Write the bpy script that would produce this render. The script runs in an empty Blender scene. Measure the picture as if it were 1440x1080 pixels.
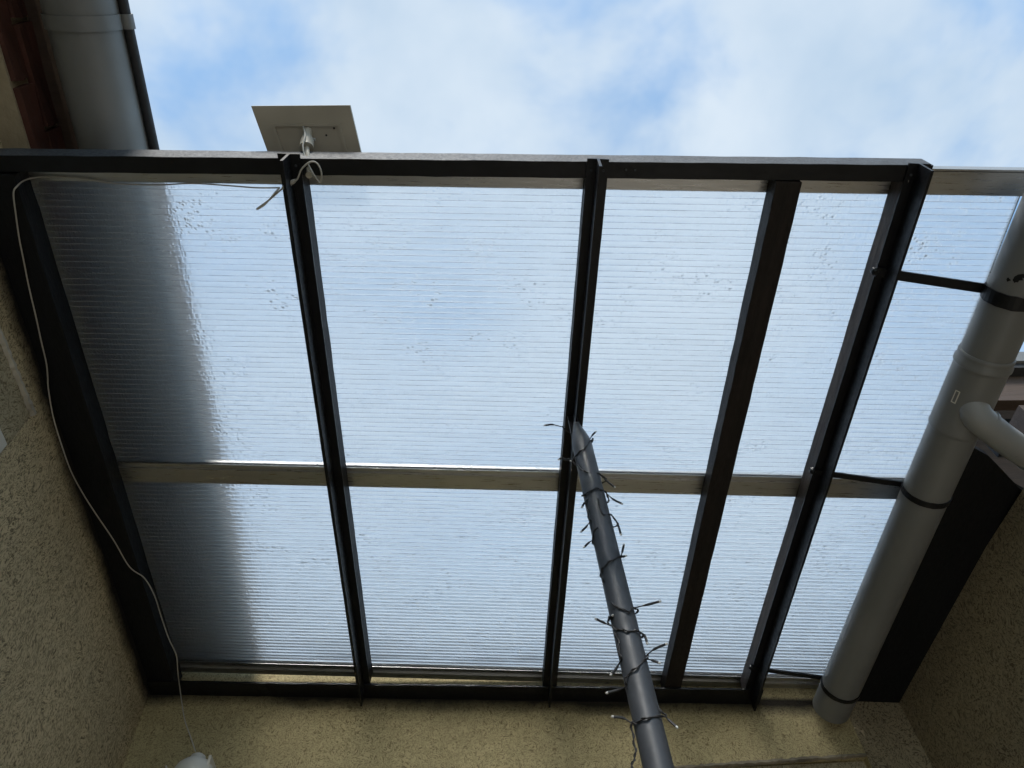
import bpy, bmesh, math, random
from mathutils import Vector, Matrix, noise as mnoise
random.seed(11)
scene = bpy.context.scene
COL = scene.collection

# ------------------------------------------------------------------ camera
F, CX, CY = 1050.0, 720.0, 540.0            # photograph: 1440 x 1080
EYE = 1.60                                   # eye height above the paving
def cray(x, y): return Vector(((x - CX) / F, (CY - y) / F, 1.0))
def norm(v): return v.normalized()
zen = norm(cray(640, -200))                  # vanishing point of verticals
raf = norm(cray(657, 2270))                  # vanishing point of the rafters
yax = norm(raf - zen * raf.dot(zen))
xax = yax.cross(zen)
if xax.x < 0: xax = -xax
def w(v): return Vector((xax.dot(v), yax.dot(v), zen.dot(v)))
EYEV = Vector((0, 0, EYE))
P_c = Vector((1, -.018, 0)); P_c = norm(P_c - raf * P_c.dot(raf))
N_c = P_c.cross(raf)
if N_c.dot(zen) < 0: N_c = -N_c
P, R, N = w(P_c), w(raf), w(N_c)
N0 = N_c.dot(cray(838, 262) * (F * .68 / 410))   # distance of the rafter plane
ROOF = Matrix(((P.x, R.x, N.x, 0), (P.y, R.y, N.y, 0), (P.z, R.z, N.z, 0), (0, 0, 0, 1)))
ROOF.translation = EYEV + N * N0
def loc(x, y, n=0.0):                        # photo pixel -> roof coordinates (p, r, n) on the level n
    c = cray(x, y); t = (N0 + n) / N_c.dot(c); q = c * t
    return Vector((P_c.dot(q), raf.dot(q), n))
def dirw(x, y): return w(cray(x, y))
def on_y(x, y, Y): d = dirw(x, y); return d * (Y / d.y) + EYEV
def on_x(x, y, X): d = dirw(x, y); return d * (X / d.x) + EYEV
def toW(v): return ROOF @ Vector(v)

cam_d = bpy.data.cameras.new('camera'); cam = bpy.data.objects.new('camera', cam_d); COL.objects.link(cam)
cam_d.sensor_width = 36; cam_d.lens = F / 1440 * 36; cam_d.clip_start = .02; cam_d.clip_end = 3000
rx, ux, fx = w(Vector((1, 0, 0))), w(Vector((0, 1, 0))), w(Vector((0, 0, 1)))
M = Matrix(((rx.x, ux.x, -fx.x, 0), (rx.y, ux.y, -fx.y, 0), (rx.z, ux.z, -fx.z, 0), (0, 0, 0, 1)))
M.translation = EYEV
cam.matrix_world = M
scene.camera = cam

# ------------------------------------------------------------------ light
SUN_EL, SUN_AZ = math.radians(50), math.radians(192)      # azimuth clockwise from +Y
world = bpy.data.worlds.new('World'); scene.world = world; world.use_nodes = True
nt = world.node_tree; nt.nodes.clear()
def nd(t, typ, **kw):
    n = t.nodes.new(typ)
    for k, v in kw.items():
        if k.startswith('i_'):
            key = k[2:]
            n.inputs[int(key) if key.isdigit() else key].default_value = v
        else: setattr(n, k, v)
    return n
sky = nd(nt, 'ShaderNodeTexSky', sky_type='NISHITA', sun_disc=False, sun_elevation=SUN_EL, sun_rotation=SUN_AZ,
         air_density=1.0, dust_density=.3, ozone_density=1.0)
tc = nd(nt, 'ShaderNodeTexCoord')
sep = nd(nt, 'ShaderNodeSeparateXYZ'); nt.links.new(tc.outputs['Generated'], sep.inputs[0])
zc = nd(nt, 'ShaderNodeMath', operation='MAXIMUM', i_1=.06); nt.links.new(sep.outputs[2], zc.inputs[0])
dx = nd(nt, 'ShaderNodeMath', operation='DIVIDE'); dy = nd(nt, 'ShaderNodeMath', operation='DIVIDE')
nt.links.new(sep.outputs[0], dx.inputs[0]); nt.links.new(zc.outputs[0], dx.inputs[1])
nt.links.new(sep.outputs[1], dy.inputs[0]); nt.links.new(zc.outputs[0], dy.inputs[1])
cmb = nd(nt, 'ShaderNodeCombineXYZ', i_2=11.2)
nt.links.new(dx.outputs[0], cmb.inputs[0]); nt.links.new(dy.outputs[0], cmb.inputs[1])
n1 = nd(nt, 'ShaderNodeTexNoise', i_Scale=3.1, i_Detail=5, i_Roughness=.54, i_Distortion=.2)
n2 = nd(nt, 'ShaderNodeTexNoise', i_Scale=5.5, i_Detail=4, i_Roughness=.5, i_Distortion=.1)
nt.links.new(cmb.outputs[0], n1.inputs['Vector']); nt.links.new(cmb.outputs[0], n2.inputs['Vector'])
r1 = nd(nt, 'ShaderNodeValToRGB'); r1.color_ramp.elements[0].position = .32; r1.color_ramp.elements[1].position = .58
r1.color_ramp.elements[0].color = (.22, .22, .22, 1); r1.color_ramp.elements[1].color = (1, 1, 1, 1)
r1.color_ramp.interpolation = 'EASE'
nt.links.new(n1.outputs['Fac'], r1.inputs['Fac'])
r2 = nd(nt, 'ShaderNodeValToRGB'); r2.color_ramp.elements[0].position = .3; r2.color_ramp.elements[1].position = .72
r2.color_ramp.elements[0].color = (1.42, 1.82, 2.28, 1); r2.color_ramp.elements[1].color = (1.92, 2.22, 2.54, 1)
nt.links.new(n2.outputs['Fac'], r2.inputs['Fac'])
skc = nd(nt, 'ShaderNodeMix', data_type='RGBA')
nt.links.new(r1.outputs['Color'], skc.inputs['Factor']); skt = nd(nt, 'ShaderNodeMix', data_type='RGBA', blend_type='MULTIPLY'); skt.inputs[0].default_value = 1; skt.inputs[7].default_value = (.66, .88, .88, 1)   # clear air between clouds, less violet
nt.links.new(sky.outputs['Color'], skt.inputs[6]); nt.links.new(skt.outputs[2], skc.inputs[6]); nt.links.new(r2.outputs['Color'], skc.inputs[7])
bg = nd(nt, 'ShaderNodeBackground', i_Strength=.15); wo = nd(nt, 'ShaderNodeOutputWorld')
nt.links.new(skc.outputs[2], bg.inputs['Color']); nt.links.new(bg.outputs[0], wo.inputs[0])

sd = bpy.data.lights.new('sun', 'SUN'); sd.energy = 1.5; sd.angle = math.radians(14); sd.color = (1, .95, .88)
so = bpy.data.objects.new('sun', sd); COL.objects.link(so)
sv = Vector((math.sin(SUN_AZ) * math.cos(SUN_EL), math.cos(SUN_AZ) * math.cos(SUN_EL), math.sin(SUN_EL)))
so.rotation_euler = sv.to_track_quat('Z', 'Y').to_euler(); so.location = (0, 0, 12)

vs = scene.view_settings; vs.view_transform = 'Standard'; vs.look = 'None'; vs.gamma = 1; vs.exposure = 1.3; vs.use_curve_mapping = False
cy = scene.cycles; cy.use_denoising = True; cy.max_bounces = 9; cy.transmission_bounces = 8; cy.transparent_max_bounces = 8; cy.use_adaptive_sampling = True; cy.adaptive_threshold = .02
cy.diffuse_bounces = 4; cy.glossy_bounces = 3; cy.sample_clamp_indirect = 4; cy.blur_glossy = .5
cy.caustics_refractive = True; cy.caustics_reflective = False

# ------------------------------------------------------------------ materials
def newmat(name):
    m = bpy.data.materials.new(name); m.use_nodes = True
    t = m.node_tree; b = t.nodes['Principled BSDF']; return m, t, b, t.nodes['Material Output']
def ramp(t, fac, stops, interp='LINEAR'):
    r = nd(t, 'ShaderNodeValToRGB'); cr = r.color_ramp; cr.interpolation = interp
    while len(cr.elements) < len(stops): cr.elements.new(.5)
    for e, (p, c) in zip(cr.elements, stops):
        e.position = p; e.color = (*c, 1) if len(c) == 3 else c
    t.links.new(fac, r.inputs['Fac']); return r.outputs['Color']
def coords(t, scale=(1, 1, 1), rot=(0, 0, 0), kind='Object'):
    c = nd(t, 'ShaderNodeTexCoord'); mp = nd(t, 'ShaderNodeMapping'); mp.inputs['Scale'].default_value = scale
    mp.inputs['Rotation'].default_value = rot
    t.links.new(c.outputs[kind], mp.inputs['Vector']); return mp.outputs['Vector']
def noise(t, vec, scale, detail=3, rough=.5, dist=0):
    n = nd(t, 'ShaderNodeTexNoise', i_Scale=scale, i_Detail=detail, i_Roughness=rough, i_Distortion=dist)
    t.links.new(vec, n.inputs['Vector']); return n.outputs['Fac']
def mixc(t, fac, a, b, blend='MIX'):
    m = nd(t, 'ShaderNodeMix', data_type='RGBA', blend_type=blend)
    for s, v in ((0, fac), (6, a), (7, b)):
        if hasattr(v, 'is_output'): t.links.new(v, m.inputs[s])
        else: m.inputs[s].default_value = v if s == 0 else (*v, 1)
    return m.outputs[2]
def math_(t, op, a, b=None, c=None, clamp=False):
    m = nd(t, 'ShaderNodeMath', operation=op); m.use_clamp = clamp
    for i, v in enumerate((a, b, c)):
        if v is None: continue
        if hasattr(v, 'is_output'): t.links.new(v, m.inputs[i])
        else: m.inputs[i].default_value = v
    return m.outputs[0]
def bump(t, h, strength, dist, normal=None):
    b = nd(t, 'ShaderNodeBump', i_Strength=strength, i_Distance=dist); t.links.new(h, b.inputs['Height'])
    if normal: t.links.new(normal, b.inputs['Normal'])
    return b.outputs['Normal']

def mat_stucco(name, base, dark, stretch, swirl, paint=None):
    """scratched render: short worm-shaped grooves pressed into coarse plaster"""
    m, t, b, out = newmat(name)
    v = coords(t)
    warp = nd(t, 'ShaderNodeTexNoise', i_Scale=swirl, i_Detail=2); t.links.new(v, warp.inputs['Vector'])
    vm = nd(t, 'ShaderNodeVectorMath', operation='MULTIPLY_ADD'); vm.inputs[1].default_value = (.10, .10, .10)
    t.links.new(warp.outputs['Color'], vm.inputs[0]); t.links.new(v, vm.inputs[2])
    st = nd(t, 'ShaderNodeMapping'); st.inputs['Scale'].default_value = stretch; t.links.new(vm.outputs[0], st.inputs['Vector'])
    g = noise(t, st.outputs[0], 150, 3, .6, 1.2)
    g2 = noise(t, v, 260, 2, .6)
    groove = ramp(t, g, [(.40, (0, 0, 0)), (.52, (1, 1, 1))])
    big = noise(t, v, 2.2, 4, .6)
    c1 = mixc(t, ramp(t, big, [(.3, (0, 0, 0)), (.75, (1, 1, 1))]), base, tuple(x * .8 for x in base))
    c2 = mixc(t, groove, dark, c1)
    spk = ramp(t, g2, [(.62, (0, 0, 0)), (.72, (1, 1, 1))])
    c3 = mixc(t, math_(t, 'MULTIPLY', spk, .15), c2, tuple(min(1, x * 1.35) for x in base))
    if paint: c3 = paint(t, c3, v)
    t.links.new(c3, b.inputs['Base Color'])
    b.inputs['Roughness'].default_value = .92; b.inputs['Specular IOR Level'].default_value = .2
    h = math_(t, 'ADD', math_(t, 'MULTIPLY', groove, .8), math_(t, 'MULTIPLY', g2, .5))
    t.links.new(bump(t, h, .5, .0035), b.inputs['Normal']); return m

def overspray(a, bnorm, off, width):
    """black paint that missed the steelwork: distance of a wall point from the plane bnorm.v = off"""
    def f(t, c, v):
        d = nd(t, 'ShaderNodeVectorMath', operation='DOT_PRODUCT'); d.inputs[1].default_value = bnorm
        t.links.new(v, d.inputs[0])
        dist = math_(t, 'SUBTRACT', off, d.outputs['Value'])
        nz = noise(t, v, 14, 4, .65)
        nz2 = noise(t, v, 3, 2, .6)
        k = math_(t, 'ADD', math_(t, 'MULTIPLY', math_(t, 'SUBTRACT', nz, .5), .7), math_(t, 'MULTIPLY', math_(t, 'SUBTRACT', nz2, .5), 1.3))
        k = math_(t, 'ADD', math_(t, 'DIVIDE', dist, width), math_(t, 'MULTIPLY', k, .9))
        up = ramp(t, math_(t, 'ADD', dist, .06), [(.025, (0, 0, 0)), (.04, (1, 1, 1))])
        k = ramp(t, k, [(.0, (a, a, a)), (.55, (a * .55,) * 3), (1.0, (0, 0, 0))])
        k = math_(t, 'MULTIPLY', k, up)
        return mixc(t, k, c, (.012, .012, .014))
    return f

def simple(name, col, rough, metal=0, var=.25, nscale=40, bumpk=.15, bumpd=.001, spec=.5, stretch=(1, 1, 1)):
    m, t, b, out = newmat(name)
    v = coords(t, stretch); n = noise(t, v, nscale, 4, .6); n2 = noise(t, v, nscale * .13, 3, .6)
    c = mixc(t, ramp(t, n2, [(.3, (0, 0, 0)), (.7, (1, 1, 1))]), tuple(x * (1 - var) for x in col), tuple(min(1, x * (1 + var)) for x in col))
    t.links.new(c, b.inputs['Base Color'])
    r = ramp(t, n, [(.3, (max(.03, rough - .12),) * 3), (.75, (min(1, rough + .15),) * 3)])
    t.links.new(r, b.inputs['Roughness']); b.inputs['Metallic'].default_value = metal
    b.inputs['Specular IOR Level'].default_value = spec
    t.links.new(bump(t, n, bumpk, bumpd), b.inputs['Normal']); return m

steel = simple('black_painted_steel', (.006, .0065, .008), .42, 0, .3, 90, .35, .0012, spec=.3)
steel_front = simple('lightened_black_paint', (.040, .046, .054), .6, 0, .4, 140, .9, .002)  # lighter copy of the black: sky light put into the colour
blackwood = simple('black_painted_wood', (.004, .0045, .006), .6, 0, .35, 60, .5, .002, spec=.3, stretch=(6, .6, 6))
brownwood = simple('dark_stained_wood', (.012, .0085, .0075), .62, 0, .4, 60, .5, .002, spec=.3, stretch=(6, .6, 6))
grain = simple('grey_brown_batten', (.055, .045, .042), .7, 0, .45, 70, .6, .002, stretch=(8, .5, 8))
alu = simple('aluminium', (.46, .455, .44), .34, .92, .08, 30, .12, .0005, stretch=(.4, 8, 8))
zinc = simple('zinc_gutter', (.18, .185, .185), .5, .3, .3, 12, .2, .001)
pvc = simple('grey_pvc', (.17, .175, .175), .42, 0, .12, 18, .06, .0008)
pvc_light = simple('light_grey_pvc', (.25, .26, .265), .38, 0, .12, 22, .08, .0008)
postm = simple('anthracite_paint', (.036, .041, .049), .5, 0, .22, 25, .35, .0015)
rubber = simple('dark_rubber', (.012, .012, .013), .6, 0, .2, 60, .1, .0005)
whitep = simple('white_plastic', (.62, .60, .54), .45, 0, .15, 16, .06, .0006)
dirtyp = simple('weathered_white_plastic', (.40, .37, .31), .55, 0, .3, 22, .1, .0008)
cablem = simple('grey_cable', (.42, .40, .36), .5, 0, .15, 30, .05, .0005)
brickm = simple('red_brick', (.085, .032, .022), .9, 0, .4, 45, .9, .004)
mortar = simple('mortar', (.34, .29, .2), .95, 0, .25, 60, .9, .004)
brownboard = simple('brown_board', (.06, .038, .026), .65, 0, .25, 40, .4, .002, stretch=(.5, 6, 6))
tile = simple('clay_tile', (.20, .075, .045), .85, 0, .3, 20, .5, .003)
paving = simple('concrete_paving', (.40, .38, .35), .9, 0, .2, 25, .5, .004)
plaster = simple('grey_plaster_edge', (.46, .43, .37), .9, 0, .3, 60, .9, .004)
plaster_dark = simple('stained_plaster_edge', (.24, .21, .16), .9, 0, .4, 60, .9, .004)
steelscrew = simple('zinc_screw', (.45, .45, .45), .35, .9, .1, 50, .05, .0005)
silicon = simple('solar_cells', (.012, .014, .03), .2, 0, .2, 40, .05, .0005)

def mat_led():
    m, t, b, o = newmat('clear_led'); b.inputs['Base Color'].default_value = (.75, .74, .70, 1)
    b.inputs['Roughness'].default_value = .15; b.inputs['Transmission Weight'].default_value = .3; return m
led_m = mat_led()
def mat_glass():
    m, t, b, o = newmat('window_glass'); b.inputs['Base Color'].default_value = (.03, .035, .04, 1)
    b.inputs['Roughness'].default_value = .05; return m
glass = mat_glass()

FLUTE = .0162
def mat_poly():
    """twin-wall polycarbonate: lets the sky through blurred, flutes bend it line by line, rain beads on it"""
    m = bpy.data.materials.new('twinwall_polycarbonate'); m.use_nodes = True; t = m.node_tree; t.nodes.clear()
    out = nd(t, 'ShaderNodeOutputMaterial')
    v = coords(t)
    sp = nd(t, 'ShaderNodeSeparateXYZ'); t.links.new(v, sp.inputs[0])
    kr = math_(t, 'MULTIPLY_ADD', sp.outputs[1], -.0089, .018 + .0089 * .5)
    rr_ = math_(t, 'MULTIPLY_ADD', sp.outputs[0], kr, sp.outputs[1])
    fl = math_(t, 'DIVIDE', rr_, FLUTE)
    row = math_(t, 'FLOOR', fl)
    fr = math_(t, 'FRACT', fl)
    # a different random bend in each flute, drifting slowly along it
    cv = nd(t, 'ShaderNodeCombineXYZ'); t.links.new(math_(t, 'MULTIPLY', sp.outputs[0], 34), cv.inputs[0]); t.links.new(math_(t, 'MULTIPLY', row, 5.31), cv.inputs[1])
    a = noise(t, cv.outputs[0], 1.0, 3, .6)
    belly = math_(t, 'MULTIPLY', math_(t, 'SINE', math_(t, 'MULTIPLY', fr, math.pi)), .35)
    # rain drops hanging in the flutes
    vd = nd(t, 'ShaderNodeTexVoronoi', feature='F1', i_Scale=85.0, i_Randomness=1.0)
    sv_ = coords(t, (1.0, 1.35, 0.001)); t.links.new(sv_, vd.inputs['Vector'])
    dens = noise(t, coords(t, (1, 1.4, .001)), 7.0, 3, .55)
    rad = math_(t, 'MULTIPLY', ramp(t, dens, [(.30, (.25, .25, .25)), (.66, (1, 1, 1))]), .46)
    r2q = math_(t, 'MULTIPLY', rad, rad); d2q = math_(t, 'MULTIPLY', vd.outputs['Distance'], vd.outputs['Distance'])
    drop = math_(t, 'DIVIDE', math_(t, 'MAXIMUM', math_(t, 'SUBTRACT', r2q, d2q), 0.0), .1764)
    fine = noise(t, coords(t, (18, 70, .001)), 1.0, 3, .6)
    h = math_(t, 'ADD', math_(t, 'MULTIPLY', a, 1.0), belly)
    drop = math_(t, 'MULTIPLY', drop, math_(t, 'MULTIPLY_ADD', sp.outputs[1], -.40, 1.25, clamp=True))
    h = math_(t, 'ADD', h, math_(t, 'MULTIPLY', drop, .32))
    h = math_(t, 'ADD', h, math_(t, 'MULTIPLY', fine, .10))
    nrm = bump(t, h, .75, .0055)
    ref = nd(t, 'ShaderNodeBsdfRefraction', distribution='GGX', i_Roughness=.15, i_IOR=1.30)
    ref.inputs['Color'].default_value = (.985, .995, .995, 1); t.links.new(nrm, ref.inputs['Normal'])
    tra = nd(t, 'ShaderNodeBsdfTranslucent'); tra.inputs['Color'].default_value = (.85, .88, .90, 1); 
    glo = nd(t, 'ShaderNodeBsdfGlossy', i_Roughness=.16)
    dif = nd(t, 'ShaderNodeBsdfDiffuse'); dif.inputs['Color'].default_value = (.20, .185, .15, 1)
    fre = nd(t, 'ShaderNodeFresnel', i_IOR=1.5)
    ref2 = nd(t, 'ShaderNodeBsdfRefraction', distribution='GGX', i_Roughness=.42, i_IOR=1.30)
    ref2.inputs['Color'].default_value = (.99, .995, .995, 1); t.links.new(nrm, ref2.inputs['Normal'])
    m0 = nd(t, 'ShaderNodeMixShader', i_0=.38); t.links.new(ref.outputs[0], m0.inputs[1]); t.links.new(ref2.outputs[0], m0.inputs[2])
    m1 = nd(t, 'ShaderNodeMixShader', i_0=.09); t.links.new(m0.outputs[0], m1.inputs[1]); t.links.new(tra.outputs[0], m1.inputs[2])
    m2 = nd(t, 'ShaderNodeMixShader'); t.links.new(math_(t, 'MULTIPLY', fre.outputs[0], .8), m2.inputs[0]); t.links.new(m1.outputs[0], m2.inputs[1]); t.links.new(glo.outputs[0], m2.inputs[2])
    # grime washed down to the low edge and caught along flutes
    gr = noise(t, coords(t, (3, 62, .001)), 1.0, 4, .65)
    edge = math_(t, 'SUBTRACT', rr_, 2.14)
    edge = math_(t, 'MULTIPLY', math_(t, 'MULTIPLY', edge, 5.0, clamp=True), .40)
    edge = math_(t, 'ADD', edge, .03)
    gm = math_(t, 'MULTIPLY', ramp(t, gr, [(.45, (0, 0, 0)), (.62, (1, 1, 1))]), edge)
    specks = nd(t, 'ShaderNodeTexVoronoi', feature='F1', i_Scale=9.0); t.links.new(coords(t, (1, 1.6, .001)), specks.inputs['Vector'])
    sp2 = ramp(t, specks.outputs['Distance'], [(.012, (.5, .5, .5)), (.02, (0, 0, 0))])
    gm = math_(t, 'MAXIMUM', gm, sp2)
    m3 = nd(t, 'ShaderNodeMixShader'); t.links.new(gm, m3.inputs[0]); t.links.new(m2.outputs[0], m3.inputs[1]); t.links.new(dif.outputs[0], m3.inputs[2])
    t.links.new(m3.outputs[0], out.inputs['Surface']); return m
poly = mat_poly()
def mat_rib():
    m = bpy.data.materials.new('polycarbonate_rib'); m.use_nodes = True; t = m.node_tree; t.nodes.clear()
    out = nd(t, 'ShaderNodeOutputMaterial')
    tr = nd(t, 'ShaderNodeBsdfTransparent'); tr.inputs['Color'].default_value = (.95, .965, .975, 1)
    di = nd(t, 'ShaderNodeBsdfDiffuse'); di.inputs['Color'].default_value = (.62, .64, .65, 1)
    n = noise(t, coords(t, (14, 61, 1)), 1.0, 3, .6)
    f = ramp(t, n, [(.35, (.03,) * 3), (.7, (.42,) * 3)])
    mx = nd(t, 'ShaderNodeMixShader'); t.links.new(f, mx.inputs[0]); t.links.new(tr.outputs[0], mx.inputs[1]); t.links.new(di.outputs[0], mx.inputs[2])
    t.links.new(mx.outputs[0], out.inputs['Surface']); return m
ribm = mat_rib()

# ------------------------------------------------------------------ mesh helpers
def link(name, me, m, parent=None, mw=None):
    o = bpy.data.objects.new(name, me); COL.objects.link(o)
    if m and not me.materials: me.materials.append(m)
    if parent: o.parent = parent
    if mw is not None: o.matrix_world = mw
    return o
def mesh_bm(bm, name, smooth=False, bev=0, ang=35):
    if bev: bmesh.ops.bevel(bm, geom=[e for e in bm.edges if len(e.link_faces) == 2 and e.calc_face_angle(0) > .5], offset=bev, segments=2, profile=.6, affect='EDGES', clamp_overlap=True)
    bmesh.ops.recalc_face_normals(bm, faces=bm.faces[:])
    me = bpy.data.meshes.new(name); bm.to_mesh(me); bm.free()
    if smooth:
        for f in me.polygons: f.use_smooth = True
        me.set_sharp_from_angle(angle=math.radians(ang))
    return me
def obj(name, bm, m, parent=None, smooth=False, bev=0, ang=35):
    return link(name, mesh_bm(bm, name, smooth, bev, ang), m, parent)
def prism(bm, quad_a, quad_b):
    a = [bm.verts.new(v) for v in quad_a]; b = [bm.verts.new(v) for v in quad_b]; n = len(a)
    bm.faces.new(a); bm.faces.new(list(reversed(b)))
    for i in range(n): bm.faces.new((a[i], b[i], b[(i + 1) % n], a[(i + 1) % n]))
def box(bm, x0, x1, y0, y1, z0, z1):
    prism(bm, [(x0, y0, z0), (x1, y0, z0), (x1, y1, z0), (x0, y1, z0)], [(x0, y0, z1), (x1, y0, z1), (x1, y1, z1), (x0, y1, z1)])
def extrude_r(bm, sec, pc, r0, r1):
    """section [(dp, n)] carried along r; pc(r) is its centre"""
    prism(bm, [(pc(r0) + a, r0, n) for a, n in sec], [(pc(r1) + a, r1, n) for a, n in sec])
def kk(r): return -.018 + .0089 * (r - .5)      # the glazing runs slightly out of square
def extrude_p(bm, sec, p0, p1, k=None):
    """section [(r, n)] carried along p"""
    q = (lambda r: kk(r)) if k is None else (lambda r: k)
    prism(bm, [(p0, r + q(r) * p0, n) for r, n in sec], [(p1, r + q(r) * p1, n) for r, n in sec])
def tube(bm, pts, rad, seg=12, cap=True, flat=None):
    pts = [Vector(q) for q in pts]; rings = []
    up = None
    for i, q in enumerate(pts):
        d = (pts[min(i + 1, len(pts) - 1)] - pts[max(i - 1, 0)]).normalized()
        if up is None:
            up = Vector((0, 0, 1)) if abs(d.z) < .9 else Vector((1, 0, 0))
        a = d.cross(up).normalized(); b = a.cross(d).normalized(); up = b
        r = rad[i] if isinstance(rad, (list, tuple)) else rad
        rings.append([bm.verts.new(q + (a * math.cos(2 * math.pi * j / seg) + b * math.sin(2 * math.pi * j / seg)) * r) for j in range(seg)])
    for A, B in zip(rings, rings[1:]):
        for j in range(seg): bm.faces.new((A[j], A[(j + 1) % seg], B[(j + 1) % seg], B[j]))
    if cap: bm.faces.new(list(reversed(rings[0]))); bm.faces.new(rings[-1])
def spline(pts, n=8):
    pts = [Vector(q) for q in pts]; out = []
    for i in range(len(pts) - 1):
        p0, p1, p2, p3 = pts[max(i - 1, 0)], pts[i], pts[i + 1], pts[min(i + 2, len(pts) - 1)]
        for k in range(n):
            s = k / n
            out.append(.5 * ((2 * p1) + (p2 - p0) * s + (2 * p0 - 5 * p1 + 4 * p2 - p3) * s * s + (3 * p1 - p0 - 3 * p2 + p3) * s ** 3))
    out.append(pts[-1]); return out
def thing(name, label, cat, mw=None, locn=None, group=None):
    o = bpy.data.objects.new(name, None); COL.objects.link(o); o.empty_display_size = .1
    if mw is not None: o.matrix_world = mw
    if locn is not None: o.location = locn
    o['label'] = label; o['category'] = cat
    if group: o['group'] = group
    return o

# ------------------------------------------------------------------ ground
bm = bmesh.new()
vsq = [bm.verts.new(v) for v in ((-800, -800, 0), (800, -800, 0), (800, 800, 0), (-800, 800, 0))]; bm.faces.new(vsq)
g = obj('ground', bm, paving); g['kind'] = 'structure'

# ------------------------------------------------------------------ left house
XL = -1.130                                   # face of the left wall
def eave(y, dz): return toW((-1.26, y, 0)).z + dz     # the eave falls with the canopy
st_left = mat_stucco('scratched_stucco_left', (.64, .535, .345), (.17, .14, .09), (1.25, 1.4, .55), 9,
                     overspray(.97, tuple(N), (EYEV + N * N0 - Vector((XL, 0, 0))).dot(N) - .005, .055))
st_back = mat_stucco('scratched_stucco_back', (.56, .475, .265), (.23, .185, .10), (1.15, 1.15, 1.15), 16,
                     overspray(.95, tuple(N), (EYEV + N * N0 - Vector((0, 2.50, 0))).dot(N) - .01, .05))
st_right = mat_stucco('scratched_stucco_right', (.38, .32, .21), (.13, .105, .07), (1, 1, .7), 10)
st_band = mat_stucco('plastered_lintel', (.48, .42, .29), (.18, .15, .09), (1, 1, 1), 10)
lh = thing('stucco_house', 'beige stucco house with red brick top course and white window under the wide gutter', 'house', locn=(XL, 0, 0))
def local_to(parent_loc): return Matrix.Translation(-Vector(parent_loc))
LO = Vector((XL, 0, 0))
def wall_with_hole(u0, u1, z0, z1, holes, mk):
    """grid wall in (u, z); mk(u, z, d) -> point; holes (u0,u1,z0,z1,depth)"""
    bm = bmesh.new()
    us = sorted({u0, u1, *[h[0] for h in holes], *[h[1] for h in holes]}); zs = sorted({z0, z1, *[h[2] for h in holes], *[h[3] for h in holes]})
    us = [u for u in us if u0 <= u <= u1]; zs = [z for z in zs if z0 <= z <= z1]
    for a, b_ in zip(us, us[1:]):
        for c, d in zip(zs, zs[1:]):
            dep = 0
            for h in holes:
                if h[0] <= (a + b_) / 2 <= h[1] and h[2] <= (c + d) / 2 <= h[3]: dep = h[4]
            bm.faces.new([bm.verts.new(mk(u, z, dep)) for u, z in ((a, c), (b_, c), (b_, d), (a, d))])
    for h in holes:
        for (ua, za), (ub, zb) in (((h[0], h[2]), (h[1], h[2])), ((h[1], h[2]), (h[1], h[3])), ((h[1], h[3]), (h[0], h[3])), ((h[0], h[3]), (h[0], h[2]))):
            bm.faces.new([bm.verts.new(q) for q in (mk(ua, za, 0), mk(ub, zb, 0), mk(ub, zb, h[4]), mk(ua, za, h[4]))])
    bmesh.ops.remove_doubles(bm, verts=bm.verts[:], dist=1e-5)
    # back and edges
    bk = [bm.verts.new(mk(u, z, .30)) for u, z in ((u0, z0), (u1, z0), (u1, z1), (u0, z1))]
    fr = [bm.verts.new(mk(u, z, 0)) for u, z in ((u0, z0), (u1, z0), (u1, z1), (u0, z1))]
    bm.faces.new(bk)
    for i in range(4): bm.faces.new((fr[i], fr[(i + 1) % 4], bk[(i + 1) % 4], bk[i]))
    return bm
WH = 1.655 + EYE                               # head of the left window
bm = wall_with_hole(-4.2, 3.60, 0, 3.95, [(.10, 1.252, .95, WH, .022)], lambda u, z, d: Vector((-d, u, z)))
obj('wall', bm, st_left, lh)
# window in the left wall: plastered lintel band, white frame, pane
wl = link('window', mesh_bm((lambda b: (box(b, -.060, -.0225, .105, 1.247, .955, WH - .13), b)[1])(bmesh.new()), 'pane', False), glass, lh)
wl.name = 'window'
bm = bmesh.new()
for a in ((.105, 1.247, WH - .205, WH - .130), (.105, 1.247, .955, 1.03), (.105, .18, 1.03, WH - .205), (1.172, 1.247, 1.03, WH - .205), (.64, .71, 1.03, WH - .205)):
    box(bm, -.0205, -.004, a[0], a[1], a[2], a[3])
obj('frame', bm, whitep, wl, bev=.003)
bm = bmesh.new(); box(bm, -.0215, -.0035, .102, 1.249, WH - .128, WH - .002); obj('lintel_band', bm, st_band, lh, bev=.002)
# crumbled bead along the head of that opening
bm = bmesh.new(); pr = None
rng = random.Random(3)
ys = [.10 + i * .012 for i in range(97)]
secs = []
for y in ys:
    a = .0055 + rng.uniform(-.002, .002); b_ = .009 + rng.uniform(-.003, .003)
    secs.append([bm.verts.new(q) for q in ((-.003, y, WH + b_), (a, y, WH + b_ * .5), (a, y, WH - b_ * .6), (-.003, y, WH - b_))])
for A, B in zip(secs, secs[1:]):
    for j in range(4): bm.faces.new((A[j], A[(j + 1) % 4], B[(j + 1) % 4], B[j]))
bm.faces.new(secs[0]); bm.faces.new(list(reversed(secs[-1])))
obj('plaster_bead', bm, plaster, lh)
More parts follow.
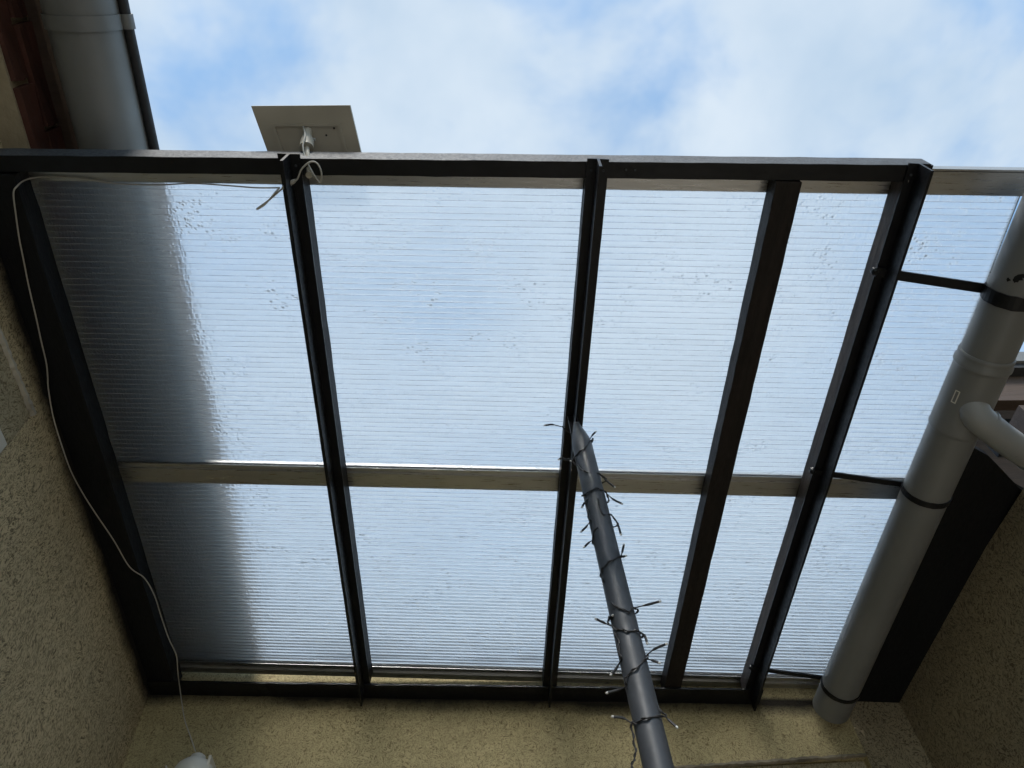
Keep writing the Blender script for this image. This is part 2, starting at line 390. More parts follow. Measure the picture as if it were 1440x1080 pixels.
# brick courses under the eave, corbelled out over the stucco
bb = bmesh.new(); box(bb, 0, .105, -.119, .119, -.032, .032)
bmesh.ops.subdivide_edges(bb, edges=bb.edges[:], cuts=1, use_grid_fill=True)
for v_ in bb.verts: v_.co += Vector((rng.uniform(-.003, .003), rng.uniform(-.003, .003), rng.uniform(-.002, .002)))
bme = mesh_bm(bb, 'brick'); bme.materials.append(brickm)
bm = bmesh.new()
prism(bm, [(-.02, -3.9, eave(-3.9, .165)), (.062, -3.9, eave(-3.9, .165)), (.062, -3.9, eave(-3.9, .33)), (-.02, -3.9, eave(-3.9, .33))],
      [(-.02, 3.5, eave(3.5, .165)), (.062, 3.5, eave(3.5, .165)), (.062, 3.5, eave(3.5, .33)), (-.02, 3.5, eave(3.5, .33))])
obj('mortar_bed', bm, mortar, lh)
for row in range(2):
    for i in range(18):
        o = link('brick', bme, None, lh); y = -1.15 + i * .252 + row * .126
        o.location = (-.028 + rng.uniform(-.006, .004), y, eave(y, .205 + row * .076)); o.rotation_euler = (-.0663, rng.uniform(-.02, .02), rng.uniform(-.01, .01))
def eave_box(bm, x0, x1, d0, d1, y0=-3.9, y1=3.5):
    prism(bm, [(x0, y0, eave(y0, d0)), (x1, y0, eave(y0, d0)), (x1, y0, eave(y0, d1)), (x0, y0, eave(y0, d1))],
          [(x0, y1, eave(y1, d0)), (x1, y1, eave(y1, d0)), (x1, y1, eave(y1, d1)), (x0, y1, eave(y1, d1))])
bm = bmesh.new(); eave_box(bm, .070, .165, .318, .345); obj('soffit_board', bm, brownboard, lh, bev=.003)
bm = bmesh.new(); eave_box(bm, .150, .172, .21, .317); obj('fascia_board', bm, brownboard, lh, bev=.003)
bm = bmesh.new()
prism(bm, [(.22, -3.9, eave(-3.9, .37)), (.22, -3.9, eave(-3.9, .41)), (-3.2, -3.9, eave(-3.9, 2.4)), (-3.2, -3.9, eave(-3.9, 2.36))],
      [(.22, 3.5, eave(3.5, .37)), (.22, 3.5, eave(3.5, .41)), (-3.2, 3.5, eave(3.5, 2.4)), (-3.2, 3.5, eave(3.5, 2.36))])
obj('roof', bm, tile, lh)

# gutter under that eave, seen from below, part of it through the canopy
gt = thing('roof_gutter', 'wide grey half-round metal gutter with strap bracket above the brick-topped stucco wall', 'gutter', mw=ROOF)
GP, GN, GR = -1.043, .262, .088
def half_round(bm, r_out, r_in, y0, y1, seg=20, pc=GP, nc=GN):
    sec = [(pc + r_out * math.cos(a), nc + r_out * math.sin(a)) for a in [math.pi + math.pi * i / seg for i in range(seg + 1)]]
    sec += [(pc + r_in * math.cos(a), nc + r_in * math.sin(a)) for a in [2 * math.pi - math.pi * i / seg for i in range(seg + 1)]]
    prism(bm, [(a, y0, b_) for a, b_ in sec], [(a, y1, b_) for a, b_ in sec])
bm = bmesh.new(); half_round(bm, GR, GR - .002, -3.2, 3.30); obj('trough', bm, zinc, gt, smooth=True)
bm = bmesh.new(); tube(bm, [(GP + GR + .009, -3.2, GN + .004), (GP + GR + .009, 3.30, GN + .004)], .0125, 14); obj('front_bead', bm, rubber, gt, smooth=True)  # bead in black material: its shade against the sky put into the colour
for r0 in (.200, -.75, 1.15, 2.05):
    bm = bmesh.new(); half_round(bm, GR + .005, GR + .0015, r0, r0 + .033); br = obj('bracket', bm, zinc, gt, smooth=True)
    bm = bmesh.new(); tube(bm, [(GP + GR + .009, r0, GN + .004), (GP + GR + .009, r0 + .033, GN + .004)], .0165, 14); obj('hook', bm, zinc, br, smooth=True)

# ------------------------------------------------------------------ back house
def yb(x): return 2.500 - .024 * x              # face of the back wall
bh = thing('stucco_house', 'olive-yellow stucco house wall carrying the black canopy rail and the white lamp', 'house', locn=(0, 2.50, 0))
WB = 1.278 + EYE
bm = wall_with_hole(-1.131, 1.385, 0, 3.30, [(.12, 1.384, .9, WB, .03)], lambda u, z, d: Vector((u, -.024 * u + d, z)))
for v_ in bm.verts:
    if v_.co.z > 3.2: v_.co.z = toW((v_.co.x, 2.42, .105)).z
obj('wall', bm, st_back, bh)
bm = bmesh.new(); box(bm, 1.3855, 1.80, -.020, .30, 0, 3.22); obj('corner_wall', bm, st_right, bh)
wb_ = link('window', mesh_bm((lambda b: (box(b, .125, 1.379, -.002 - .024 * .7 + .012, .02, .905, WB - .004), b)[1])(bmesh.new()), 'pane'), st_band, bh)
wb_.name = 'lintel_band'
bm = bmesh.new(); secs = []
for i in range(110):
    u = .13 + i * .0115
    a = .009 + rng.uniform(-.004, .004); b_ = .0065 + rng.uniform(-.003, .003)
    yy = -.024 * u; z = WB + .012 * (u - 1.1)
    secs.append([bm.verts.new(q) for q in ((u, yy + .004, z + b_), (u, yy - a, z + b_ * .5), (u, yy - a, z - b_ * .6), (u, yy + .004, z - b_))])
for A, B in zip(secs, secs[1:]):
    for j in range(4): bm.faces.new((A[j], A[(j + 1) % 4], B[(j + 1) % 4], B[j]))
bm.faces.new(secs[0]); bm.faces.new(list(reversed(secs[-1])))
obj('plaster_bead', bm, plaster_dark, bh)

# ------------------------------------------------------------------ right house
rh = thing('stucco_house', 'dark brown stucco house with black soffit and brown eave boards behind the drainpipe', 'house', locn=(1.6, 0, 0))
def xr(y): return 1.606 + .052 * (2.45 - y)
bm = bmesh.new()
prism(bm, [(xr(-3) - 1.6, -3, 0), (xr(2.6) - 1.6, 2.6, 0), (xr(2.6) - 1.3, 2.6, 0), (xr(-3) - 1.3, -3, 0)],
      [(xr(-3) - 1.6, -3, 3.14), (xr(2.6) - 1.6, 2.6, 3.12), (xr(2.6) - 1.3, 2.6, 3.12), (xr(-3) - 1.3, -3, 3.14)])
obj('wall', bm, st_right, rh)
INV = Matrix.Translation((-1.6, 0, 0))
bm = bmesh.new()
sof = [(1.240, 1.17), (1.40, 1.253), (1.534, 1.368), (1.70, 1.456), (1.70, 2.50), (1.240, 2.50)]
prism(bm, [INV @ toW((p, r, .020)) for p, r in sof], [INV @ toW((p, r, .045)) for p, r in sof])
obj('soffit_board', bm, blackwood, rh, bev=.002)
def yboard(bm, x0, x1, y0, y1, z0, z1): box(bm, x0 - 1.6, x1 - 1.6, y0, y1, z0 + EYE, z1 + EYE)
bm = bmesh.new(); yboard(bm, 1.595, 3.4, 1.262, 1.30, 1.692, 1.838); obj('fascia_board', bm, brownboard, rh, bev=.003)
bm = bmesh.new(); yboard(bm, 1.56, 3.4, 1.33, 1.37, 1.56, 1.69); obj('fascia_board', bm, blackwood, rh, bev=.003)  # black board added for the shaded gap between the eave boards
for i in range(5):
    bm = bmesh.new(); x0 = 1.565 + i * .36; yboard(bm, x0, x0 + .085, 1.20, 1.335, 1.525, 1.585); obj('rafter_tail', bm, brownboard, rh, bev=.004)
bm = bmesh.new(); prism(bm, [(.0, 1.30, EYE + 1.81), (1.8, 1.30, EYE + 1.81), (1.8, 3.0, EYE + 1.95), (.42, 3.0, EYE + 1.95)], [(.0, 1.30, EYE + 1.85), (1.8, 1.30, EYE + 1.85), (1.8, 3.0, EYE + 1.99), (.42, 3.0, EYE + 1.99)])
obj('roof', bm, brownboard, rh)
rg = thing('roof_gutter', 'short run of pale grey gutter above brown fascia board behind the drainpipe', 'gutter', locn=(1.61, 1.24, 1.86 + EYE))
bm = bmesh.new(); box(bm, 0, 1.94, -.022, .02, -.022, .030); obj('trough', bm, zinc, rg, bev=.006)
bm = bmesh.new(); box(bm, .002, 1.938, -.012, .021, -.045, -.0225); obj('black_strip', bm, rubber, rg, bev=.002)  # black line between gutter and fascia

# ------------------------------------------------------------------ canopy
cp = thing('canopy_roof', 'black steel canopy glazed with ribbed translucent polycarbonate sheets between the stucco houses', 'canopy', mw=ROOF)
def lin(r_a, p_a, r_b, p_b): return lambda r: p_a + (p_b - p_a) * (r - r_a) / (r_b - r_a)
def jag(bm, k=.0012, cut=.12):
    """hand-painted, slightly uneven edges"""
    for v_ in bm.verts:
        s = mnoise.noise(v_.co * 23.0); v_.co += Vector((s, mnoise.noise(v_.co * 31.0 + Vector((5, 1, 2))), mnoise.noise(v_.co * 27.0 + Vector((1, 9, 3))))) * k
def sliced(bm, axis, a, b_, step):
    nrm = Vector((0, 0, 0)); nrm[axis] = 1; x = a + step
    while x < b_:
        c = Vector((0, 0, 0)); c[axis] = x
        bmesh.ops.bisect_plane(bm, geom=bm.verts[:] + bm.edges[:] + bm.faces[:], plane_co=c, plane_no=nrm); x += step
# T-section rafters with battens
def tee(pc, r0, r1, web=.060, fl=.050):
    bm = bmesh.new(); h = fl / 2; tk = .0032
    sec = [(-h, 0), (-tk, 0), (-tk, -web), (tk, -web), (tk, 0), (h, 0), (h, .0058), (-h, .0058)]
    extrude_r(bm, sec, pc, r0, r1); sliced(bm, 1, r0, r1, .06); jag(bm, .0007)
    return obj('tee_rafter', bm, steel, cp)
RA = [(lin(.52, -.513, 2.22, -.481), .452, 2.372), (lin(.52, .195, 2.22, .191), .440, 2.350), (lin(.52, .931, 2.18, .919), .426, 2.338)]
for k, (pc, r0, r1) in enumerate(RA):
    tr = tee(pc, r0, r1)
    bm = bmesh.new(); extrude_r(bm, [(-.0245, .0062), (.0245, .0062), (.0245, .0575), (-.0245, .0575)], pc, r0 + .045, 2.335); sliced(bm, 1, r0, 2.335, .05); jag(bm, .0012)
    obj('batten', bm, grain if k == 2 else blackwood, tr)
    for s in (-1, 1):
        bm = bmesh.new(); q = Vector((pc(r0 + .026) + s * .014, r0 + .026, 0)); tube(bm, [q, q - Vector((0, 0, .003))], .003, 8); obj('screw', bm, steel_front, tr)
bm = bmesh.new(); pc4 = lin(.52, .643, 2.20, .633); extrude_r(bm, [(-.030, 0), (.030, 0), (.030, .0575), (-.030, .0575)], pc4, .478, 2.345); sliced(bm, 1, .478, 2.345, .05); jag(bm, .0014)
obj('wooden_rafter', bm, brownwood, cp, bev=.002)
bm = bmesh.new(); extrude_r(bm, [(-.048, 0), (.048, 0), (.048, .0575), (-.048, .0575)], lin(0, -1.211, 2.4, -1.207), .522, 2.39); sliced(bm, 1, .522, 2.39, .05); jag(bm, .002)
obj('wall_beam', bm, blackwood, cp, bev=.002)
# box beam across the front
bm = bmesh.new(); extrude_p(bm, [(.452, .0064), (.491, .0064), (.491, .0570), (.466, .0570), (.466, .0680), (.452, .0680)], -1.258, .967, -.0225); sliced(bm, 0, -1.258, .967, .045); jag(bm, .0013)
fb = obj('front_beam', bm, steel, cp, bev=.0015)
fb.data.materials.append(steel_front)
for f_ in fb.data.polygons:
    if f_.normal.y < -.6: f_.material_index = 1  # outward face takes the lighter black, as lit by open sky
for pp in (.262, .283):
    bm = bmesh.new(); q = Vector((pp, .470 - .0225 * pp, .0064)); tube(bm, [q, q - Vector((0, 0, .003))], .0026, 8); obj('screw', bm, steel_front, fb)
# angle rail on the back wall
bm = bmesh.new(); extrude_p(bm, [(2.312, -.008), (2.392, -.008), (2.392, .022), (2.387, .022), (2.387, -.0008), (2.312, -.0008)], -1.255, .955, -.0225); sliced(bm, 0, -1.255, .955, .03); jag(bm, .0025)
obj('wall_rail', bm, steel, cp)
# aluminium glazing profiles
def profile(r0, r1, p0, p1, lip0, lip1):
    bm = bmesh.new()
    sec = [(r0, .0582), (r1, .0582), (r1, .0640), (r1 + lip1, .0640), (r1 + lip1, .0665), (r0 - lip0, .0665), (r0 - lip0, .0640), (r0, .0640)]
    extrude_p(bm, sec, p0, p1); o = obj('aluminium_profile', bm, alu, cp, bev=.0008)
    bm = bmesh.new(); extrude_p(bm, [(r0 - lip0, .0825), (r1 + lip1, .0825), (r1 + lip1, .0855), (r0 - lip0, .0855)], p0, p1); obj('clamp_cap', bm, alu, o, bev=.0006)
    bm = bmesh.new(); rc = (r0 + r1) / 2; extrude_p(bm, [(rc - .003, .0665), (rc + .003, .0665), (rc + .003, .0825), (rc - .003, .0825)], p0, p1); obj('web', bm, alu, o)
PL, PRT = -1.255, 1.245
profile(.476, .531, PL, PRT, .002, 0)
bm = bmesh.new(); extrude_p(bm, [(.4695, .0584), (.4735, .0584), (.4735, .0850), (.4695, .0850)], .972, PRT); obj('front_trim', bm, alu, cp, bev=.0006)
profile(1.413, 1.466, PL, PRT, .016, 0)
profile(2.340, 2.366, PL, PRT, .026, 0)
# sheets with ribs
def sheet(r0, r1):
    bm = bmesh.new(); extrude_p(bm, [(r0, .0690), (r1, .0690), (r1, .0790), (r0, .0790)], PL, 1.232); s = obj('polycarbonate_sheet', bm, poly, cp)
    bm = bmesh.new(); k = math.ceil(r0 / FLUTE)
    while k * FLUTE < r1 - .002:
        c = k * FLUTE; e = .0006
        extrude_p(bm, [(c - e, .0680), (c + e, .0680), (c + e, .0688), (c - e, .0688)], PL + .002, 1.230); k += 1
    rb = obj('ribs', bm, ribm, s); rb['kind'] = 'stuff'
    bm = bmesh.new(); prism(bm, [(1.2325, r0 - .0235, .0685), (1.2345, r0 - .0235, .0685), (1.2345, r0 - .0235, .0795), (1.2325, r0 - .0235, .0795)],
                            [(1.2325, r1 - .0235, .0685), (1.2345, r1 - .0235, .0685), (1.2345, r1 - .0235, .0795), (1.2325, r1 - .0235, .0795)]); obj('end_tape', bm, alu, s)
sheet(.478, 1.4350); sheet(1.4440, 2.352)

# ------------------------------------------------------------------ post with string lights
T0 = toW((.193, 1.125, -.050)); dv = dirw(926, 1080); B1 = dv * ((T0.y - .003) / dv.y) + EYEV
down = (B1 - T0); down = down / (-down.z)
pt = thing('support_post', 'slim anthracite round steel post under the middle canopy rafter', 'post', locn=(T0 + down * T0.z))
PO = pt.location.copy()
bm = bmesh.new(); seg = 28; rings = []
RAD = .0257
prof = [(T0.z - .006, 1, 1), (T0.z - 1.2, 1, 1), (.62, 1, 1), (.20, 1, 1), (.115, 1, 1), (.092, .94, .92), (.062, .74, .70), (.030, .46, .44), (-.002, .20, .22), (-.034, .04, .06)]
for d_, sx, sy in prof:
    c = T0 + down * d_ - PO
    rings.append([bm.verts.new(c + Vector((math.cos(2 * math.pi * j / seg) * RAD * sx, math.sin(2 * math.pi * j / seg) * RAD * sy + (1 - sy) * .010, 0))) for j in range(seg)])
for A, B in zip(rings, rings[1:]):
    for j in range(seg): bm.faces.new((A[j], A[(j + 1) % seg], B[(j + 1) % seg], B[j]))
bm.faces.new(rings[0]); bm.faces.new(rings[-1])
obj('tube', bm, postm, pt, smooth=True, ang=50)
bm = bmesh.new(); c = T0 - PO
prism(bm, [c + Vector(q) for q in ((-.016, .022, -.05), (.016, .022, -.05), (.016, .022, .046), (-.016, .022, .046))], [c + Vector(q) for q in ((-.016, .027, -.05), (.016, .027, -.05), (.016, .027, .046), (-.016, .027, .046))])
obj('weld_tab', bm, steel, pt)
bm = bmesh.new(); box(bm, -.07, .07, -.07, .07, .0, .006); obj('base_plate', bm, postm, pt, bev=.001)

sl = thing('string_lights', 'black string of small clear lights wound around the anthracite post', 'string lights', locn=T0)
def post_pt(x, y, off=0.0, clear=.0026):
    """pixel ray met with the post: front side (off < 0), back side (off > 0) or level with its axis"""
    d = dirw(x, y).normalized(); u = down.normalized(); w0 = EYEV - T0
    dp_ = d - u * d.dot(u); wp_ = w0 - u * w0.dot(u); rr = RAD + clear
    a, b_, c = dp_.dot(dp_), 2 * dp_.dot(wp_), wp_.dot(wp_) - rr * rr
    disc = b_ * b_ - 4 * a * c; s0 = -b_ / (2 * a)
    if disc <= 0: return EYEV + d * (s0 + (0 if abs(off) > .02 else off))
    h = math.sqrt(disc) / (2 * a)
    return EYEV + d * (s0 + (h if off > 0 else -h))
FR, BK, SD = -.030, .030, 0.0
WIRE = [(790, 600, BK), (806, 612, .034), (826, 625, BK), (834, 617, SD), (822, 630, FR), (810, 640, -.020), (805, 646, SD), (796, 645, SD), (789, 644, BK),
        (806, 650, BK), (813, 655, -.010), (822, 663, FR), (843, 667, -.016), (852, 675, BK), (838, 685, BK), (826, 692, SD), (840, 687, FR), (852, 693, -.012), (855, 705, BK),
        (838, 715, BK), (825, 703, SD), (827, 720, SD), (830, 732, SD), (838, 715, BK), (842, 702, FR), (846, 722, FR), (860, 725, -.010), (868, 738, BK), (850, 745, BK), (840, 742, SD), (833, 758, SD), (840, 772, BK),
        (862, 785, BK), (876, 782, SD), (862, 787, FR), (850, 796, -.022), (845, 806, SD), (848, 817, SD), (855, 830, BK), (868, 845, BK), (861, 848, -.012), (882, 860, FR), (891, 855, -.008), (896, 860, BK),
        (880, 872, BK), (861, 866, SD), (855, 874, SD), (863, 882, -.010), (880, 887, FR), (898, 888, -.010), (903, 895, BK), (880, 900, BK), (866, 890, SD), (870, 905, SD), (873, 926, SD), (885, 930, BK),
        (905, 922, BK), (911, 924, -.006), (896, 938, FR), (882, 950, -.016), (880, 962, SD), (890, 965, BK), (915, 985, BK), (929, 999, SD), (935, 1007, -.008), (912, 1009, FR), (894, 1016, -.016), (888, 1017, SD),
        (891, 1040, SD), (894, 1058, SD), (891, 1070, SD), (888, 1082, SD), (893, 1110, SD), (905, 1130, FR), (936, 1122, -.006), (946, 1140, BK), (915, 1160, BK), (905, 1180, SD), (930, 1190, FR), (958, 1185, SD)]
# smooth run, then a second strand twisted round it
core = spline([post_pt(*q) - T0 for q in WIRE], 7)
bm = bmesh.new(); tube(bm, core, .00125, 6)
tw = []
for i, q in enumerate(core):
    d = (core[min(i + 1, len(core) - 1)] - core[max(i - 1, 0)]).normalized(); a = d.cross(Vector((.3, .5, .8))).normalized(); b_ = d.cross(a)
    tw.append(q + (a * math.cos(i * .9) + b_ * math.sin(i * .9)) * .0024)
tube(bm, tw, .00115, 6)
obj('wire', bm, rubber, sl, smooth=True)
LED = [((789, 600), (777, 597), (767, 598)), ((830, 617), (833, 612), (837, 608)), ((805, 646), (806, 646), (803, 648)), ((789, 644), (788, 645), (786, 646)), ((843, 667), (852, 675), (864, 685)),
       ((852, 693), (862, 702), (874, 708)), ((827, 692), (823, 695), (819, 697)), ((826, 702), (822, 707), (819, 712)), ((862, 726), (869, 738), (873, 751)), ((831, 732), (825, 740), (818, 747)),
       ((833, 760), (828, 763), (822, 769)), ((873, 783), (875, 776), (877, 767)), ((874, 784), (876, 783), (879, 782)), ((891, 855), (908, 851), (927, 846)), ((861, 881), (850, 876), (839, 871)), ((855, 874), (858, 870), (861, 866)),
       ((898, 888), (906, 893), (910, 904)), ((910, 921), (920, 913), (936, 906)), ((910, 927), (918, 929), (926, 932)), ((873, 928), (868, 938), (860, 948)), ((882, 965), (870, 970), (855, 974)),
       ((888, 1017), (877, 1010), (863, 1008)), ((935, 1007), (941, 1013), (951, 1022))]
for a, b_, c in LED:
    j = rng.uniform(-.012, .012)
    pts = [post_pt(*a, -.001) - T0, post_pt(*b_, -abs(j) * .5) - T0, post_pt(*c, -abs(j)) - T0]
    sp_ = spline(pts, 4); bm = bmesh.new(); nn = len(sp_)
    tube(bm, sp_, [.0013 + (.0012 if i > nn * .4 else 0) for i in range(nn)], 7); l = obj('light', bm, rubber, sl, smooth=True)
    d = (pts[2] - pts[1]).normalized(); bm = bmesh.new(); tube(bm, [pts[2], pts[2] + d * .003, pts[2] + d * .0045], [.0024, .0022, .001], 8); obj('lens', bm, led_m, l, smooth=True)

# ------------------------------------------------------------------ drainpipe
dp = thing('drainpipe', 'thick grey plastic drainpipe with branch elbow strapped to the canopy end rafter', 'pipe', mw=ROOF)
def pax(r): return Vector((1.205 + (1.72 - r) * .024, r, -.048))
PR = .0625
bm = bmesh.new(); tube(bm, [pax(-1.6), pax(.90)], PR, 40); obj('pipe', bm, pvc, dp, smooth=True)
bm = bmesh.new(); tube(bm, [pax(1.09), pax(2.325)], PR, 40); obj('pipe', bm, pvc, dp, smooth=True)
bm = bmesh.new()
tube(bm, [pax(q) for q in (.880, .884, .890, .896, .905, .914, .918, .926, 1.098, 1.104, 1.110, 1.116)],
     [.0640, .0665, .0665, .0655, .0690, .0690, .0660, .0655, .0655, .0665, .0665, .0640], 40)
tf = obj('tee_fitting', bm, pvc, dp, smooth=True)
bm = bmesh.new(); q = pax(.975); d0 = Vector((-.66, 0, -.75)) # printed mark, a small pale outline
def onpipe(r, a): return pax(r) + Vector((math.cos(a), 0, math.sin(a))) * .0661
A0 = math.radians(205)
for (ra, rb2, aa, ab) in ((.978, .981, 0, .20), (1.012, 1.015, 0, .20), (.981, 1.012, 0, .045), (.981, 1.012, .155, .20)):
    pr_ = [onpipe(ra, A0 + aa), onpipe(ra, A0 + ab), onpipe(rb2, A0 + ab), onpipe(rb2, A0 + aa)]
    bm.faces.new([bm.verts.new(v_) for v_ in pr_])
obj('printed_mark', bm, whitep, tf)
# branch: swept elbow leaving the tee towards the right house
e0 = pax(1.0) + Vector((.0, .0, -.010)); e1 = loc(1372, 582, -.105); e2 = loc(1405, 613, -.128); e3 = loc(1448, 640, -.125); e4 = e3 + Vector((.10, .02, .01))
bm = bmesh.new(); tube(bm, spline([e0, e1, e1 + (e2 - e1) * .75, e2 + (e3 - e2) * .3, e3, e4], 5), .0375, 28); el = obj('branch_elbow', bm, pvc_light, dp, smooth=True)
bm = bmesh.new(); dd = (e2 - e1).normalized(); ec = e1 + (e2 - e1) * .42
tube(bm, [ec - dd * .004, ec - dd * .003, ec + dd * .004, ec + dd * .005], [.0372, .0392, .0392, .0372], 28); obj('socket', bm, pvc_light, el, smooth=True)
bm = bmesh.new(); dd = (e4 - e3).normalized(); tube(bm, [e3 - dd * .012, e3 + dd * .03], [.041, .041], 28); obj('socket', bm, pvc_light, el, smooth=True)
# straps: a flat arm from the end rafter, wrapped round the pipe
for (r_a, r_b, wid) in ((.690, .720, .034), (1.310, 1.338, .016), (2.176, 2.203, .015)):
    bm = bmesh.new(); c = pax(r_b); rr = PR + .0035
    ring = []
    for i in range(33):
        a = math.radians(150 + 330 * i / 32) 
        jx = mnoise.noise(Vector((i * .5, r_a * 7, 1))) * .002
        ring.append([bm.verts.new(c + Vector((math.cos(a) * q_, (s_ * (wid * .5 + jx)) , math.sin(a) * q_))) for s_, q_ in ((-1, PR - .0005), (1, PR - .0005), (1, rr), (-1, rr))])
    for A, B in zip(ring, ring[1:]):
        for j in range(4): bm.faces.new((A[j], A[(j + 1) % 4], B[(j + 1) % 4], B[j]))
    bm.faces.new(ring[0]); bm.faces.new(list(reversed(ring[-1])))
    s_o = obj('strap', bm, steel, dp)
    bm = bmesh.new(); h = .0055 + wid * .20
    x0, x1 = RA[2][0](r_a) - .027, c.x + math.cos(math.radians(150)) * rr + .002
    za, zb = -.004, c.z + math.sin(math.radians(150)) * rr
    prism(bm, [(x0, r_a - h, za - .005), (x0, r_a + h, za - .005), (x0, r_a + h, za - .0005), (x0, r_a - h, za - .0005)],
          [(x1, r_b - h, zb - .003), (x1, r_b + h, zb - .003), (x1, r_b + h, zb + .003), (x1, r_b - h, zb + .003)])
    obj('arm', bm, steel, s_o)
    bm = bmesh.new(); q = Vector((x0 - .002, r_a, -.006)); tube(bm, [q + Vector((0, 0, .012)), q, q - Vector((0, 0, .006))], [.009, .010, .006], 8); obj('bolt', bm, steel, s_o)
# black paint spots beside the top strap
bm = bmesh.new()
for (ra, aa, rad_) in ((.655, 232, .010), (.648, 240, .006), (.664, 228, .006), (.668, 214, .005)):
    vs_ = []
    for j in range(11):
        t_ = 2 * math.pi * j / 11; rj = rad_ * rng.uniform(.6, 1.2)
        a = math.radians(aa) + math.cos(t_) * rj / PR; vs_.append(bm.verts.new(pax(ra + math.sin(t_) * rj) + Vector((math.cos(a), 0, math.sin(a))) * (PR + .0005)))
    bm.faces.new(vs_)
obj('paint_spots', bm, steel, dp)

# ------------------------------------------------------------------ solar panel on the front beam
NS = .150
c0, c1 = loc(353, 149, NS), loc(492, 148, NS)
c2, c3 = loc(515, 246, NS - .022), loc(388, 246, NS - .022)
sp_ = thing('solar_panel', 'small white-backed solar panel on a swivel mount above the front beam', 'solar panel', mw=ROOF)
nz = (c1 - c0).cross(c3 - c0).normalized()
if nz.z < 0: nz = -nz
def quad(u, v): return (c0 * (1 - u) + c1 * u) * (1 - v) + (c3 * (1 - u) + c2 * u) * v
def slab(bm, u0, u1, v0, v1, h0, h1):
    a = [quad(u0, v0), quad(u1, v0), quad(u1, v1), quad(u0, v1)]
    prism(bm, [q + nz * h0 for q in a], [q + nz * h1 for q in a])
bm = bmesh.new(); slab(bm, 0, 1, 0, 1, 0, .009); pb = obj('back_plate', bm, dirtyp, sp_, bev=.0015)
bm = bmesh.new(); slab(bm, .004, .996, .004, .996, .0092, .0115); obj('cell_face', bm, silicon, sp_)
bm = bmesh.new(); slab(bm, .14, .86, .25, .29, -.0045, -.0002); slab(bm, .14, .175, .29, .95, -.0045, -.0002); slab(bm, .825, .86, .29, .95, -.0045, -.0002); obj('stiffening_rib', bm, dirtyp, pb, bev=.001)
for (u, v) in ((.78, .32), (.68, .42)):
    bm = bmesh.new(); q = quad(u, v); tube(bm, [q - nz * .0003, q - nz * .001], .0026, 10); obj('screw', bm, rubber, pb)
m0 = quad(.50, .36); m1 = loc(431, 208, .075)
ax = (m1 - m0)
bm = bmesh.new(); tube(bm, [m0, m0 + ax * .15, m0 + ax * .45, m0 + ax * .46, m0 + ax * .62, m0 + ax * .63, m0 + ax], [.011, .010, .011, .014, .014, .016, .0165], 20); mo = obj('swivel_mount', bm, dirtyp, sp_, smooth=True)
bm = bmesh.new(); q = m0 + ax * .5; tube(bm, [q, q + Vector((.020, 0, 0))], .003, 10); obj('clamp_screw', bm, steelscrew, mo)
m2 = loc(433, 222, .030); m3 = loc(435, 246, -.004)
bm = bmesh.new(); tube(bm, [m0 + ax * .9, m2, m3], [.006, .006, .0055], 10); tube(bm, [m3 + Vector((0, 0, .004)), m3 - Vector((0, 0, .003))], .008, 12); obj('stem', bm, dirtyp, sp_, smooth=True)

# ------------------------------------------------------------------ cable from the panel to the lamp
cbl = [(426, 178, .140), (429, 190, .09), (426, 205, .055), (429, 220, .03), (438, 240, -.012), (450, 257, -.020), (452, 243, -.022), (446, 230, -.015), (436, 228, -.015), (424, 238, -.018), (418, 252, -.020), (408, 259, -.022),
       (396, 266, -.022), (380, 280, -.026), (361, 294, -.026), (372, 288, -.028), (386, 272, -.026), (393, 264, -.020)]
ca = thing('lamp_cable', 'thin pale grey cable running from the solar panel along the wall beam to the lamp', 'cable', mw=ROOF)
bm = bmesh.new(); tube(bm, spline([loc(*q) for q in cbl], 6), .0020, 8); obj('looped_lead', bm, cablem, ca, smooth=True)
bm = bmesh.new(); a, b_ = loc(416, 253, -.0205), loc(397, 265, -.0225); tube(bm, [a, a * .8 + b_ * .2, a * .2 + b_ * .8, b_], [.003, .0055, .005, .003], 10); obj('plug', bm, cablem, ca, smooth=True)
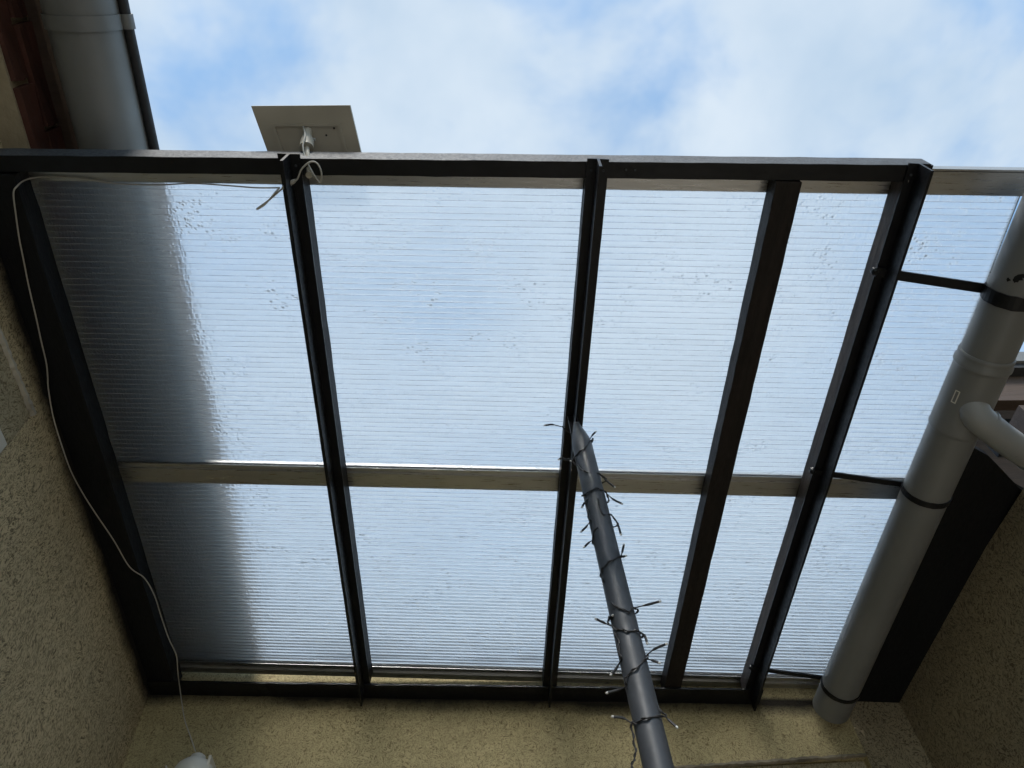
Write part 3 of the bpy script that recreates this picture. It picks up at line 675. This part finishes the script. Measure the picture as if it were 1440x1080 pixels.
run = [(393, 264, -.020), (360, 264, .02), (320, 261, .045), (270, 258, .05), (220, 260, .05), (160, 258, .05), (110, 251, .05), (60, 249, .048), (36, 253, .03), (24, 262, -.004), (19, 272, -.010),
       (22, 300, -.008), (27, 335, -.006), (32, 360, -.006), (41, 405, -.005), (50, 443, -.005), (58, 480, -.007), (65, 510, -.006), (67, 530, -.006), (68, 547, -.007), (75, 587, -.006), (87, 627, -.006), (100, 663, -.006), (116, 693, -.005),
       (133, 720, -.006), (160, 760, -.005), (182, 797, -.005), (203, 813, -.006), (217, 837, -.006), (227, 868, -.006), (237, 897, -.006), (248, 922, -.008), (250, 945, -.012), (253, 968, -.016)]
wpts = [loc(*q) for q in run]
INVR = ROOF.inverted()
for (x, y, Y) in ((256, 990, 2.475), (260, 1013, 2.47), (268, 1036, 2.462), (275, 1057, 2.455)): wpts.append(INVR @ on_y(x, y, Y))
for i, q in enumerate(wpts):                    # the cable lies against the wall, not in it
    wq = ROOF @ q
    if wq.x < XL + .005: wpts[i] = INVR @ (EYEV + (wq - EYEV) * ((XL + .005) / wq.x))
bm = bmesh.new(); tube(bm, spline(wpts, 6), .0018, 8); obj('run', bm, cablem, ca, smooth=True)

# ------------------------------------------------------------------ lamp
lc = on_y(272, 1088, 2.43)
lp = thing('wall_lamp', 'white rounded outdoor lamp on the olive wall below the cable', 'lamp', locn=lc)
bm = bmesh.new()
prof = [(-.085, .035), (-.07, .058), (-.03, .066), (.0, .064), (.022, .055), (.036, .040), (.042, .027), (.045, .024), (.056, .023), (.060, .018)]
tube(bm, [(0, 0, z) for z, _ in prof], [r for _, r in prof], 30); obj('body', bm, whitep, lp, smooth=True, ang=50)
bm = bmesh.new(); box(bm, .045, .053, -.035, .06, -.09, .040); obj('bracket', bm, whitep, lp, bev=.002)
bm = bmesh.new(); box(bm, -.03, .03, .055, .068, -.09, .01); obj('mounting_plate', bm, whitep, lp, bev=.003)
bm = bmesh.new(); tube(bm, spline([(-.045, 0, .018), (-.072, -.004, .013), (-.085, -.005, .016), (-.092, -.006, .026)], 4), .0028, 8); obj('sensor_arm', bm, whitep, lp, smooth=True)
